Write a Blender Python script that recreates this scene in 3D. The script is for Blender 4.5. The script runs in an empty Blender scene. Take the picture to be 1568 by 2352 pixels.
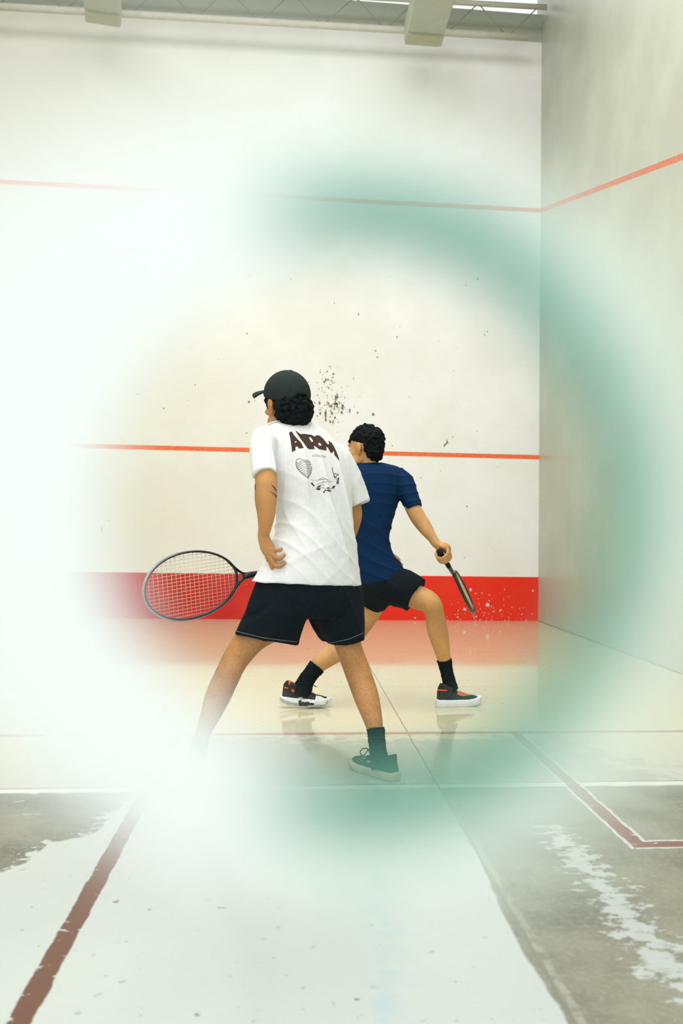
import bpy, bmesh, math, random
import numpy as np
from mathutils import Vector, Matrix, geometry
from mathutils.bvhtree import BVHTree

random.seed(7)
rng = np.random.default_rng(7)
scene = bpy.context.scene
COL = scene.collection
V = Vector

# ------------------------------------------------------------------ camera
FPX, YAW, PITCH, ROLL, CH = 2042.01, 0.100443, 0.057681, 0.016238, 0.9593
D, RX = 9.61, 2.72
LX = RX - 6.40
BY = -0.14
CX, CY = 784 + 92.15, 1176 - 74.13
cy_, sy_, cp_, sp_ = math.cos(YAW), math.sin(YAW), math.cos(PITCH), math.sin(PITCH)
FW = V((sy_ * cp_, cy_ * cp_, sp_)); R0 = V((cy_, -sy_, 0)); U0 = R0.cross(FW)
RT = R0 * math.cos(ROLL) + U0 * math.sin(ROLL)
UP = -R0 * math.sin(ROLL) + U0 * math.cos(ROLL)
EYE = V((0, 0, CH))


def ray(px, py):
    return FW + RT * ((px - CX) / FPX) - UP * ((py - CY) / FPX)


def W(px, py, d):
    """point of the place seen at a photo pixel, d metres down the court"""
    r = ray(px, py)
    return EYE + r * (d / r.y)


def G(px, py):
    """point on the floor seen at a photo pixel"""
    r = ray(px, py)
    return EYE + r * (-CH / r.z)


cam_d = bpy.data.cameras.new('camera')
cam = bpy.data.objects.new('camera', cam_d); COL.objects.link(cam)
M3 = Matrix((RT, UP, -FW)).transposed()
cam.matrix_world = Matrix.Translation(EYE) @ M3.to_4x4()
cam_d.sensor_fit = 'VERTICAL'; cam_d.sensor_height = 36; cam_d.sensor_width = 24
cam_d.lens = FPX / 2352 * 36
cam_d.shift_x = -92.15 / 2352; cam_d.shift_y = -74.13 / 2352
cam_d.clip_start = 0.01; cam_d.clip_end = 200
cam_d.dof.use_dof = True; cam_d.dof.focus_distance = 4.2; cam_d.dof.aperture_fstop = 3.0
scene.camera = cam

# ------------------------------------------------------------------ materials


class NB:
    def __init__(s, name):
        s.m = bpy.data.materials.new(name); s.m.use_nodes = True
        s.t = s.m.node_tree; s.n = s.t.nodes; s.l = s.t.links
        s.n.clear()
        s.out = s.n.new('ShaderNodeOutputMaterial')

    def put(s, sock, v):
        if isinstance(v, bpy.types.NodeSocket): s.l.new(v, sock)
        elif v is not None:
            if isinstance(v, (tuple, list)) and len(v) == 3 and sock.type == 'RGBA': v = (*v, 1)
            sock.default_value = v

    def op(s, o, a, b=None, c=None, clamp=False):
        n = s.n.new('ShaderNodeMath'); n.operation = o; n.use_clamp = clamp
        s.put(n.inputs[0], a)
        if b is not None: s.put(n.inputs[1], b)
        if c is not None: s.put(n.inputs[2], c)
        return n.outputs[0]

    def add(s, a, b): return s.op('ADD', a, b)
    def sub(s, a, b): return s.op('SUBTRACT', a, b)
    def mul(s, a, b, clamp=False): return s.op('MULTIPLY', a, b, clamp=clamp)
    def mx(s, a, b): return s.op('MAXIMUM', a, b)
    def mn(s, a, b): return s.op('MINIMUM', a, b)
    def ab(s, a): return s.op('ABSOLUTE', a)

    def ss(s, v, lo, hi, a=0.0, b=1.0):
        n = s.n.new('ShaderNodeMapRange'); n.interpolation_type = 'SMOOTHSTEP'
        s.put(n.inputs[0], v); n.inputs[1].default_value = lo; n.inputs[2].default_value = hi
        n.inputs[3].default_value = a; n.inputs[4].default_value = b
        return n.outputs[0]

    def mix(s, f, a, b):
        n = s.n.new('ShaderNodeMix'); n.data_type = 'RGBA'
        s.put(n.inputs[0], f); s.put(n.inputs[6], a); s.put(n.inputs[7], b)
        return n.outputs[2]

    def coord(s, kind='Object'):
        return s.n.new('ShaderNodeTexCoord').outputs[kind]

    def xyz(s, v):
        n = s.n.new('ShaderNodeSeparateXYZ'); s.l.new(v, n.inputs[0]); return n.outputs

    def noise(s, vec, scale, detail=3, rough=.55, stretch=None, off=None):
        if stretch or off:
            mp = s.n.new('ShaderNodeMapping'); s.l.new(vec, mp.inputs[0])
            if stretch: mp.inputs[3].default_value = stretch
            if off: mp.inputs[1].default_value = off
            vec = mp.outputs[0]
        n = s.n.new('ShaderNodeTexNoise'); s.l.new(vec, n.inputs['Vector'])
        n.inputs['Scale'].default_value = scale; n.inputs['Detail'].default_value = detail
        n.inputs['Roughness'].default_value = rough
        return n.outputs[0]

    def attr(s, name):
        n = s.n.new('ShaderNodeAttribute'); n.attribute_name = name; return n.outputs['Fac']

    def bump(s, h, strength=.3, dist=.01):
        n = s.n.new('ShaderNodeBump'); n.inputs['Strength'].default_value = strength
        n.inputs['Distance'].default_value = dist; s.l.new(h, n.inputs['Height']); return n.outputs[0]

    def pbr(s, col, rough=.6, normal=None, spec=.5, metal=0, coat=0, sheen=0, sss=0, trans=0, ior=1.5):
        n = s.n.new('ShaderNodeBsdfPrincipled')
        s.put(n.inputs['Base Color'], col); s.put(n.inputs['Roughness'], rough)
        n.inputs['Specular IOR Level'].default_value = spec; n.inputs['Metallic'].default_value = metal
        n.inputs['IOR'].default_value = ior
        n.inputs['Coat Weight'].default_value = coat; n.inputs['Sheen Weight'].default_value = sheen
        n.inputs['Transmission Weight'].default_value = trans
        if sss:
            n.inputs['Subsurface Weight'].default_value = sss
            n.inputs['Subsurface Radius'].default_value = (.02, .008, .004); n.inputs['Subsurface Scale'].default_value = .5
        if normal is not None: s.l.new(normal, n.inputs['Normal'])
        s.l.new(n.outputs[0], s.out.inputs[0]); return s.m


def simple(name, col, rough=.6, var=.12, scale=40, spec=.4, metal=0, bump=0, sheen=0, sss=0):
    b = NB(name); c = b.coord(); nz = b.noise(c, scale, 3)
    dark = tuple(x * (1 - var) for x in col); lite = tuple(min(1, x * (1 + var)) for x in col)
    cc = b.mix(b.ss(nz, .3, .7), dark, lite)
    return b.pbr(cc, rough, b.bump(nz, bump, .004) if bump else None, spec, metal, sheen=sheen, sss=sss)


def srgb(r, g, b):
    f = lambda c: ((c / 255) / 12.92 if c / 255 <= .04045 else ((c / 255 + .055) / 1.055) ** 2.4)
    return (f(r), f(g), f(b))


def skin(name, base, hairy=0.0):
    b = NB(name); c = b.coord()
    n1 = b.noise(c, 9, 3); n2 = b.noise(c, 330, 3, .7, stretch=(1, 1, .3))
    col = b.mix(b.ss(n1, .3, .72), tuple(x * .82 for x in base), tuple(min(1, x * 1.12) for x in base))
    z = b.xyz(c)[2]
    low = b.ss(z, .95, .6)
    col = b.mix(b.mul(b.mul(b.ss(n2, .42, .75), low), hairy), col, tuple(x * .25 for x in base))
    lp = b.bump(n2, .15, .003)
    return b.pbr(col, .55, lp, .35, sss=.0)


MAT = {}
MAT['skin1'] = skin('tan_skin', (.50, .24, .083), .6)
MAT['skin2'] = skin('warm_skin', (.57, .30, .11), .25)
MAT['cotton'] = simple('white_cotton', (.72, .72, .705), .85, .03, 60, .2, bump=.15, sheen=.1)
MAT['navy'] = simple('navy_cotton', (.0006, .020, .066), .85, .06, 60, .15, bump=.15, sheen=.0)
MAT['black_cloth'] = simple('black_cloth', (.004, .009, .013), .85, .1, 50, .15, bump=.15)
MAT['cap'] = simple('washed_black_twill', (.018, .026, .024), .85, .08, 60, .15, bump=.2)
MAT['hair'] = simple('black_hair', (.003, .0055, .006), .75, .5, 90, .12, bump=.5)
MAT['sock'] = simple('black_knit', (.005, .010, .012), .9, .3, 120, .1, bump=.3)
MAT['brown_ink'] = simple('brown_ink', (.06, .036, .028), .8, .15, 60, .1)
MAT['grey_ink'] = simple('grey_ink', (.17, .15, .12), .8, .15, 60, .1)
MAT['tattoo'] = simple('tattoo_ink', (.10, .075, .055), .6, .2, 60, .2)
MAT['canvas'] = simple('black_canvas', (.010, .022, .022), .85, .3, 100, .2, bump=.2)
MAT['gum'] = simple('tan_rubber', (.52, .42, .31), .6, .1, 30, .3)
MAT['rubber_white'] = simple('white_rubber', (.80, .82, .86), .5, .04, 30, .4)
MAT['rubber_grey'] = simple('grey_rubber', (.42, .42, .38), .55, .08, 30, .4)
MAT['shoe_black'] = simple('black_synthetic', (.006, .009, .014), .5, .3, 60, .4)
MAT['orange'] = simple('orange_red_trim', (.85, .07, .02), .5, .1, 60, .4)
MAT['coral'] = simple('coral_mesh', (.62, .12, .07), .6, .15, 60, .3)
MAT['mesh_white'] = simple('pale_mesh', (.72, .74, .74), .6, .06, 60, .3)
MAT['lace'] = simple('dark_lace', (.012, .02, .02), .8, .2, 80, .2)
MAT['frame_black'] = simple('racket_black', (.008, .010, .013), .3, .3, 20, .5)
MAT['frame_grey'] = simple('racket_grey', (.33, .31, .29), .4, .3, 12, .5)
MAT['grip'] = simple('black_grip_tape', (.007, .009, .011), .8, .3, 50, .2, bump=.3)
MAT['string'] = simple('pale_string', (.62, .50, .36), .5, .05, 60, .4)
MAT['eye'] = simple('eye_white', (.7, .7, .68), .3, .03, 20, .5)
MAT['rod'] = simple('painted_steel', (.58, .56, .47), .5, .05, 12, .4)
MAT['thinrod'] = simple('dull_steel', (.30, .28, .22), .6, .05, 12, .3)
MAT['beam'] = simple('pale_enamel', (.47, .51, .42), .5, .04, 6, .4)
MAT['beam_end'] = simple('yellowed_enamel', (.42, .44, .31), .5, .04, 6, .4)
MAT['roof'] = simple('roof_sheet', (.42, .44, .42), .6, .08, 3, .3)
MAT['chip'] = simple('bare_plaster', (.22, .185, .11), .9, .3, 60, .1)
MAT['whitechip'] = simple('white_primer', (.80, .72, .66), .8, .05, 60, .1)

# ------------------------------------------------------------------ object helpers


def link(name, me, parent=None, mats=(), smooth=True):
    o = bpy.data.objects.new(name, me); COL.objects.link(o)
    for m in mats: me.materials.append(m)
    if smooth:
        me.shade_smooth()
    if parent is not None: o.parent = parent
    return o


def from_pd(name, vs, fs, mat, parent=None, smooth=True, mi=None):
    me = bpy.data.meshes.new(name); me.from_pydata([tuple(v) for v in vs], [], fs); me.update()
    o = link(name, me, parent, mat if isinstance(mat, (list, tuple)) else (mat,), smooth)
    if mi is not None: me.polygons.foreach_set('material_index', mi)
    return o


def tag(o, label, cat, group=None):
    o['label'] = label; o['category'] = cat
    if group: o['group'] = group
    return o


class Vol:
    """closed shells that are fused into one continuous surface"""

    def __init__(s): s.v = []; s.f = []

    def rings(s, rs, n=20):
        # rs: list of (centre, u, v) ; closed with rounded caps
        b = len(s.v)
        for c, u, w in rs:
            for k in range(n):
                a = 2 * math.pi * k / n
                s.v.append(c + u * math.cos(a) + w * math.sin(a))
        m = len(rs)
        for i in range(m - 1):
            for k in range(n):
                k2 = (k + 1) % n
                s.f.append((b + i * n + k, b + i * n + k2, b + (i + 1) * n + k2, b + (i + 1) * n + k))
        s.f.append(tuple(b + k for k in range(n))[::-1])
        s.f.append(tuple(b + (m - 1) * n + k for k in range(n)))

    @staticmethod
    def cr(P, t):
        i = min(int(t), len(P) - 2); f = t - i
        p1, p2 = P[i], P[i + 1]
        p0 = P[i - 1] if i > 0 else p1 * 2 - p2
        p3 = P[i + 2] if i + 2 < len(P) else p2 * 2 - p1
        return .5 * ((2 * p1) + (p2 - p0) * f + (2 * p0 - 5 * p1 + 4 * p2 - p3) * f * f + (3 * p1 - p0 - 3 * p2 + p3) * f ** 3)

    def tube(s, pts, rad, k=None, ref=None, sub=5, cap=True, n=20):
        """swept tube; pts Vectors, rad metres, k = depth/width ratio; ref = direction the k axis follows"""
        k = k or [1.0] * len(pts)
        Q = [np.array([p.x, p.y, p.z, r, kk]) for p, r, kk in zip(pts, rad, k)]
        m = (len(Q) - 1) * sub
        S = [s.cr(Q, i / sub) for i in range(m + 1)]
        C = [V(q[:3]) for q in S]
        ref = ref or (C[len(C) // 2] - EYE).normalized()
        rs = []
        for i, q in enumerate(S):
            t = (C[min(i + 1, m)] - C[max(i - 1, 0)]).normalized()
            side = t.cross(ref)
            if side.length < 1e-3: side = t.orthogonal()
            side.normalize(); oth = side.cross(t).normalized()
            rs.append((C[i], side * q[3], oth * q[3] * q[4], t))
        out = []
        if cap:
            c, u, w, t = rs[0]; L = u.length
            for a in (80, 60, 40, 20):
                a = math.radians(a); out.append((c - t * L * math.sin(a), u * math.cos(a), w * math.cos(a)))
        out += [r[:3] for r in rs]
        if cap:
            c, u, w, t = rs[-1]; L = u.length
            for a in (20, 40, 60, 80):
                a = math.radians(a); out.append((c + t * L * math.sin(a), u * math.cos(a), w * math.cos(a)))
        s.rings(out, n)

    def limb(s, L, **kw):
        """L: (px,py,d,halfwidth_px[,k])"""
        s.tube([W(a[0], a[1], a[2]) for a in L], [a[3] * a[2] / FPX for a in L], [a[4] if len(a) > 4 else 1 for a in L], **kw)

    def slabs(s, L, sub=4, n=40, e=1.0):
        """L: (xl,yl,xr,yr,dl,dr,b) photo left/right edge of each cross-section with its depths and half thickness"""
        Q = [np.array(a, float) for a in L]; m = (len(Q) - 1) * sub; rs = []
        for i in range(m + 1):
            q = s.cr(Q, i / sub)
            a = W(q[0], q[1], q[4]); c = W(q[2], q[3], q[5]); mid = (a + c) / 2; u = (c - a) / 2
            hor = V((u.x, u.y, 0)).normalized(); w = V((-hor.y, hor.x, 0)) * q[6]
            hw = abs(u.x); nx = math.sqrt(max(hw * hw - w.x * w.x, (hw * .5) ** 2)); u = u * (nx / max(hw, 1e-6))
            rs.append((mid, u, w))
        s.rings(rs, n)

    def ell(s, M, c, r, n=16, m=10):
        b = len(s.v)
        s.v.append(M @ V((c[0], c[1], c[2] - r[2])))
        for i in range(1, m):
            t = math.pi * i / m
            for k in range(n):
                a = 2 * math.pi * k / n
                s.v.append(M @ V((c[0] + r[0] * math.sin(t) * math.cos(a), c[1] + r[1] * math.sin(t) * math.sin(a), c[2] - r[2] * math.cos(t))))
        s.v.append(M @ V((c[0], c[1], c[2] + r[2])))
        top = len(s.v) - 1
        for k in range(n):
            k2 = (k + 1) % n
            s.f.append((b, b + 1 + k2, b + 1 + k))
            for i in range(m - 2):
                p = b + 1 + i * n
                s.f.append((p + k, p + k2, p + n + k2, p + n + k))
            p = b + 1 + (m - 2) * n
            s.f.append((p + k, p + k2, top))

    def build(s, name, mat, parent=None, voxel=.005, smooth=3, disp=None):
        me = bpy.data.meshes.new(name); me.from_pydata([tuple(v) for v in s.v], [], s.f); me.update()
        tmp = bpy.data.objects.new('tmp', me); COL.objects.link(tmp)
        r = tmp.modifiers.new('r', 'REMESH'); r.mode = 'VOXEL'; r.voxel_size = voxel; r.use_smooth_shade = True
        if smooth:
            sm = tmp.modifiers.new('s', 'SMOOTH'); sm.iterations = smooth; sm.factor = .5
        dg = bpy.context.evaluated_depsgraph_get(); ev = tmp.evaluated_get(dg)
        me2 = bpy.data.meshes.new_from_object(ev, depsgraph=dg)
        bpy.data.objects.remove(tmp); bpy.data.meshes.remove(me)
        me2.name = name
        if disp:
            nv = len(me2.vertices); co = np.empty(nv * 3, np.float32); me2.vertices.foreach_get('co', co); co = co.reshape(-1, 3).astype(float)
            no = np.empty(nv * 3, np.float32); me2.vertex_normals.foreach_get('vector', no); no = no.reshape(-1, 3)
            co = co + no * disp(co, no)[:, None]
            me2.vertices.foreach_set('co', co.astype(np.float32).ravel()); me2.update()
        me2.materials.clear()
        return link(name, me2, parent, (mat,))


def bvh_of(*objs):
    vs = []; fs = []
    for o in objs:
        b = len(vs); vs += [v.co.copy() for v in o.data.vertices]; fs += [tuple(b + i for i in p.vertices) for p in o.data.polygons]
    return BVHTree.FromPolygons(vs, fs)


def decal(name, polys, bvh, mats, parent, mi=None, off=.0015, cell=4.0, fallback=None):
    """flat artwork traced in photo pixels, wrapped onto a modelled surface (a skin just above it)"""
    bm = bmesh.new(); okf = 0
    for pi, loops in enumerate(polys):
        if not isinstance(loops[0], list): loops = [loops]
        L3 = [[V((x, y, 0)) for x, y in lp] for lp in loops]
        tris = geometry.tessellate_polygon(L3); flat = [v for lp in L3 for v in lp]
        vs = [bm.verts.new(v) for v in flat]
        for t in tris:
            try:
                f = bm.faces.new([vs[i] for i in t]); f.material_index = mi[pi] if mi else 0
            except ValueError: pass
    for _ in range(6):
        ed = [e for e in bm.edges if e.calc_length() > cell]
        if not ed: break
        bmesh.ops.subdivide_edges(bm, edges=ed, cuts=1)
        bmesh.ops.triangulate(bm, faces=[f for f in bm.faces if len(f.verts) > 3])
    bad = []
    for v in bm.verts:
        r = ray(v.co.x, v.co.y).normalized()
        hit, nrm, i, dist = bvh.ray_cast(EYE, r)
        if hit is None: bad.append(v)
        else:
            if nrm.dot(r) > 0: nrm = -nrm
            v.co = hit + nrm * off
    bmesh.ops.delete(bm, geom=bad, context='VERTS')
    me = bpy.data.meshes.new(name); bm.to_mesh(me); bm.free()
    return link(name, me, parent, mats)


def decals(name, polys, bvh, mats, parent, **kw):
    return [decal(name, [p], bvh, mats, parent, **kw) for p in polys]


def stroke(pts, w):
    """px polyline -> thin polygon; w full width (may taper)"""
    n = len(pts); L = []; R = []
    for i, (x, y) in enumerate(pts):
        x0, y0 = pts[max(i - 1, 0)]; x1, y1 = pts[min(i + 1, n - 1)]
        dx, dy = x1 - x0, y1 - y0; l = math.hypot(dx, dy) or 1
        ww = (w if not isinstance(w, (list, tuple)) else w[i]) / 2
        L.append((x - dy / l * ww, y + dx / l * ww)); R.append((x + dy / l * ww, y - dx / l * ww))
    return L + R[::-1]


def wire(pts, r, name=None, mat=None, parent=None, vol=None, n=8, closed=False):
    """simple swept tube without remesh, returns verts/faces"""
    vs = []; fs = []; m = len(pts); prev = None
    for i, p in enumerate(pts):
        if closed: t = (pts[(i + 1) % m] - pts[i - 1]).normalized()
        else: t = (pts[min(i + 1, m - 1)] - pts[max(i - 1, 0)]).normalized()
        if prev is None: a = t.orthogonal().normalized()
        else: a = (prev - t * prev.dot(t)).normalized()
        prev = a; b = t.cross(a); rr = r[i] if isinstance(r, (list, tuple)) else r
        for k in range(n):
            q = 2 * math.pi * k / n; vs.append(p + (a * math.cos(q) + b * math.sin(q)) * rr)
    for i in range(m if closed else m - 1):
        j = (i + 1) % m
        for k in range(n):
            k2 = (k + 1) % n; fs.append((i * n + k, i * n + k2, j * n + k2, j * n + k))
    if not closed:
        fs.append(tuple(range(n))[::-1]); fs.append(tuple((m - 1) * n + k for k in range(n)))
    if name: return from_pd(name, vs, fs, mat, parent)
    return vs, fs


def merge(parts):
    vs = []; fs = []
    for v, f in parts:
        b = len(vs); vs += list(v); fs += [tuple(b + i for i in q) for q in f]
    return vs, fs


def box(c, s):
    x, y, z = c; a, b, h = s[0] / 2, s[1] / 2, s[2] / 2
    v = [V((x + i * a, y + j * b, z + k * h)) for i in (-1, 1) for j in (-1, 1) for k in (-1, 1)]
    f = [(0, 1, 3, 2), (4, 6, 7, 5), (0, 4, 5, 1), (2, 3, 7, 6), (0, 2, 6, 4), (1, 5, 7, 3)]
    return v, f


# ------------------------------------------------------------------ floor
def seg_sdf(X, Y, poly):
    """signed distance, positive inside"""
    d = np.full(X.shape, 1e9); inside = np.zeros(X.shape, bool); n = len(poly)
    for i in range(n):
        x0, y0 = poly[i]; x1, y1 = poly[(i + 1) % n]
        ex, ey = x1 - x0, y1 - y0; wx, wy = X - x0, Y - y0
        t = np.clip((wx * ex + wy * ey) / (ex * ex + ey * ey + 1e-12), 0, 1)
        d = np.minimum(d, np.hypot(wx - ex * t, wy - ey * t))
        c = ((y0 <= Y) & (y1 > Y)) | ((y1 <= Y) & (y0 > Y))
        xi = x0 + (Y - y0) / (y1 - y0 + 1e-12) * ex
        inside ^= c & (X < xi)
    return np.where(inside, d, -d)


NX, NY = 257, 392
gx = np.linspace(LX, RX, NX); gy = np.linspace(BY, D, NY)
GX, GY = np.meshgrid(gx, gy)


def fp(L): return [(G(x, y).x, G(x, y).y) for x, y in L]


grey_r = fp([(1003, 1802), (1375, 1799), (1400, 1806)]) + [(RX + .2, 3.37), (RX + .2, -1), (.562, -1), (.56, 1.8), (.548, 2.05), (.552, 2.3), (.570, 2.6), (.575, 3.3)]
grey_l = fp([(-300, 1816), (120, 1816), (330, 1818), (260, 1870), (215, 1918), (110, 1940), (60, 1985), (0, 2005), (-300, 2120)])
scrape = fp([(1240, 1890), (1290, 1900), (1335, 1940), (1400, 2000), (1500, 2110), (1568, 2190), (1660, 2300), (1640, 2400), (1530, 2262), (1475, 2232), (1450, 2180), (1395, 2120), (1365, 2060), (1320, 2005), (1262, 1940)])
faint = fp([(470, 1705), (650, 1702), (1000, 1700), (1185, 1694), (1390, 1735), (1500, 1788), (1480, 1798), (300, 1800), (440, 1750)])
blue = fp([(838, 1930), (905, 1930), (925, 2150), (935, 2352), (950, 2600), (840, 2600), (842, 2200)])
greyd = np.maximum(seg_sdf(GX, GY, grey_r), seg_sdf(GX, GY, grey_l))
scr = seg_sdf(GX, GY, scrape); fnt = seg_sdf(GX, GY, faint); blu = seg_sdf(GX, GY, blue)
vs = np.stack([GX.ravel(), GY.ravel(), np.zeros(GX.size)], 1)
fi = [(j * NX + i, j * NX + i + 1, (j + 1) * NX + i + 1, (j + 1) * NX + i) for j in range(NY - 1) for i in range(NX - 1)]


def floor_mat():
    b = NB('painted_court_floor'); c = b.coord(); x, y, z = b.xyz(c)[:3]
    nf = b.noise(c, 9, 6, .7); nm = b.noise(c, 2.2, 4, .6); nh = b.noise(c, 60, 3, .6); nsp = b.noise(c, 34, 2, .5)
    nst = b.noise(c, 16, 5, .7, stretch=(1, 1.6, 1), off=(3, 1, 0))
    nwide = b.noise(c, 1.1, 3, .5, off=(7, 2, 0))
    # cream paint, cooler near the viewer; warmth up front paints the red board's reflection
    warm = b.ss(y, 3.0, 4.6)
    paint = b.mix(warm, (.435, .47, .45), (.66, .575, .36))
    paint = b.mix(b.ss(nwide, .38, .66, 0, .22), paint, (.55, .58, .50))
    paint = b.mix(b.mul(b.ss(nsp, .68, .72), .55), paint, (.22, .26, .22))
    # bare concrete
    conc = b.mix(b.ss(nm, .3, .7), (.115, .112, .078), (.245, .245, .18))
    conc = b.mix(b.mul(b.ss(nh, .45, .75), .35), conc, (.36, .35, .29))
    gm = b.ss(b.add(b.attr('grey'), b.mul(b.sub(nf, .5), .05)), -.004, .006)
    leftn = b.mul(b.sub(nst, .5), b.ss(x, .2, -.2, 0, .55))
    gm = b.mul(gm, b.ss(b.add(b.attr('grey'), leftn), -.004, .006))
    spots = b.ss(b.noise(c, 5, 5, .75, off=(2, 5, 0)), .64, .68, 0, .45)
    gm = b.mul(gm, b.sub(1.0, spots))
    sm = b.ss(b.add(b.attr('scrape'), b.mul(b.sub(nst, .52), .45)), -.01, .025)
    gm = b.mul(gm, b.sub(1.0, b.mul(sm, .92)))
    fm = b.mul(b.ss(b.add(b.attr('faint'), b.mul(b.sub(nf, .46), 1.3)), -.10, .12), .72)  # grey worn patch with the players' shadow and reflection painted in
    col = b.mix(fm, paint, (.34, .33, .26))
    col = b.mix(gm, col, conc)
    bl = b.mul(b.ss(b.add(b.attr('blue'), b.mul(b.sub(nst, .55), .3)), -.03, .05), .6)
    col = b.mix(bl, col, (.33, .44, .46))
    # joints: long crack, transverse joints
    wob = b.mul(b.sub(b.noise(c, 5, 3), .5), .012)
    cr = b.ss(b.ab(b.add(b.sub(x, .575), wob)), .0055, .002)
    halo = b.mul(b.mul(b.ss(b.ab(b.sub(b.sub(x, .592), wob)), .012, .006), b.ss(y, 3.4, 3.3)), b.ss(nst, .42, .5))
    col = b.mix(b.mul(halo, .18), col, (.62, .66, .60))
    joint = b.ss(b.ab(b.add(b.sub(y, 3.415), wob)), .008, .003)
    jw = b.mul(b.ss(b.ab(b.sub(b.add(y, wob), 3.385)), .032, .018), .8)
    col = b.mix(jw, col, (.68, .73, .67))
    j2 = b.ss(b.ab(b.sub(y, 5.52)), .008, .003)
    j3 = b.ss(b.ab(b.sub(y, 7.1)), .010, .004)
    col = b.mix(b.mul(b.mx(cr, joint), .85), col, (.17, .17, .12))
    col = b.mix(b.mul(b.mx(j2, j3), .35), col, (.30, .25, .16))

    # painted court lines
    def rect(x0, x1, y0, y1):
        ax = b.sub((x1 - x0) / 2, b.ab(b.sub(x, (x0 + x1) / 2)))
        ay = b.sub((y1 - y0) / 2, b.ab(b.sub(y, (y0 + y1) / 2)))
        return b.mn(ax, ay)
    ln = rect(LX, RX, 4.24, 4.29)
    for r in [(-.527, -.477, BY, 4.24), (1.069, 1.119, 2.70, 4.24), (1.069, RX, 2.70, 2.75), (LX, -2.03, 2.70, 2.75), (-2.08, -2.03, 2.70, 4.24)]:
        ln = b.mx(ln, rect(*r))
    rag = b.add(ln, b.mul(b.sub(nf, .5), .022))
    fringe = b.mul(b.ss(b.add(rag, b.mul(b.sub(nst, .5), .03)), -.014, -.009), .6)
    fringe = b.mul(fringe, b.ss(x, .9, 1.0))
    col = b.mix(fringe, col, (.66, .70, .66))
    lm = b.mul(b.ss(rag, -.002, .002), b.sub(1.0, b.ss(b.noise(c, 14, 3, .6, stretch=(1, 2, 1), off=(1, 9, 0)), .65, .67)))
    lcol = b.mix(b.ss(y, 3.5, 4.2), b.mix(b.ss(x, .0, .6), (.115, .040, .022), (.19, .072, .044)), (.40, .18, .12))
    col = b.mix(lm, col, lcol)
    col = b.mix(b.mul(b.ss(b.noise(c, 22, 2, .4, off=(4, 4, 1)), .74, .76), .8), col, (.10, .14, .11))
    ro = b.add(b.ss(nm, .3, .7, .04, .10), b.mul(gm, .38))
    ro = b.add(ro, b.ss(y, 4.5, 2.5, 0, .15))
    h = b.add(b.mul(nf, .5), b.mul(b.mx(cr, joint), -1.5))
    nbig = b.noise(c, 3.0, 2, .5)
    bp = b.bump(b.add(h, b.mul(nbig, 1.0)), .09, .004)
    return b.pbr(col, ro, bp, .5)


me = bpy.data.meshes.new('floor'); me.from_pydata(vs.tolist(), [], fi); me.update()
for nm, ar in (('grey', greyd), ('scrape', scr), ('faint', fnt), ('blue', blu)):
    a = me.attributes.new(nm, 'FLOAT', 'POINT'); a.data.foreach_set('value', np.clip(ar, -2, 2).ravel().astype(np.float32))
floor = link('floor', me, None, (floor_mat(),), False); floor['kind'] = 'structure'


# ------------------------------------------------------------------ walls
def wall_mat(side):
    b = NB('plaster_' + side); c = b.coord(); x, y, z = b.xyz(c)[:3]
    nf = b.noise(c, 45, 4, .7); nm = b.noise(c, 1.3, 4, .6); edge = b.mul(b.sub(b.noise(c, 30, 3), .5), .006)
    if side == 'front':
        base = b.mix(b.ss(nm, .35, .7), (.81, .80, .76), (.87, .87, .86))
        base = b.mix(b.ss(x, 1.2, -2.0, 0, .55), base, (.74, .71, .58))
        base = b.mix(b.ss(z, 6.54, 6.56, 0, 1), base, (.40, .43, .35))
    else:
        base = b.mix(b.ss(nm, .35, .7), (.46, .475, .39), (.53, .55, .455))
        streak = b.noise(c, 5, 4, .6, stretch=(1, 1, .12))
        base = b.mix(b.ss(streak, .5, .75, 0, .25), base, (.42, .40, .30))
    base = b.mix(b.mul(b.ss(b.noise(c, 16, 4, .7), .66, .8), .5), base, (.62, .52, .34))
    # painted lines
    lc = b.mix(b.ss(nf, .4, .6), (.80, .13, .035), (.86, .18, .06))
    if side == 'front':
        a = b.ss(b.sub(.025, b.ab(b.add(b.sub(z, 1.805), edge))), -.001, .002)
        d2 = b.ss(b.sub(.025, b.ab(b.add(b.sub(z, 4.595), edge))), -.001, .002)
        base = b.mix(b.mx(a, d2), base, lc)
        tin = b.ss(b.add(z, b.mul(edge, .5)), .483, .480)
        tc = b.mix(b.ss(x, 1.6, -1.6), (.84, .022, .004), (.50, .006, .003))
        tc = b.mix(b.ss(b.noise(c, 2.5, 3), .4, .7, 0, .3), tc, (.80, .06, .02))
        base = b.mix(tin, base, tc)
        ro = b.ss(tin, 0, 1, .55, .35)
    else:
        zl = b.add(b.mul(b.sub(y, D), .2555), 4.595)
        a = b.ss(b.sub(.026, b.ab(b.add(b.sub(z, zl), edge))), -.001, .002)
        base = b.mix(a, base, b.mix(b.ss(nf, .4, .6), (.60, .13, .05), (.66, .19, .09)))
        base = b.mix(b.ss(z, .012, .004), base, (.2, .18, .12))
        ro = .34
    bp = b.bump(b.add(b.mul(nf, .5), b.mul(b.noise(c, 160, 2), .5)), .25, .004)
    return b.pbr(base, ro, bp, .4)


def wall_y(name, y, x0, x1, z1, mat, extra=None, thick=.2):
    v, f = box(((x0 + x1) / 2, y + thick / 2, z1 / 2), (x1 - x0, thick, z1))
    mi = [0] * len(f); vs = list(v); fs = list(f)
    if extra:
        for poly, m in extra:
            b = len(vs); vs += [V((p[0], y - .0006 - .0004 * m, p[1])) for p in poly]; fs.append(tuple(range(b, b + len(poly)))); mi.append(m)
    return from_pd(name, vs, fs, mat, None, False, mi)


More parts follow.
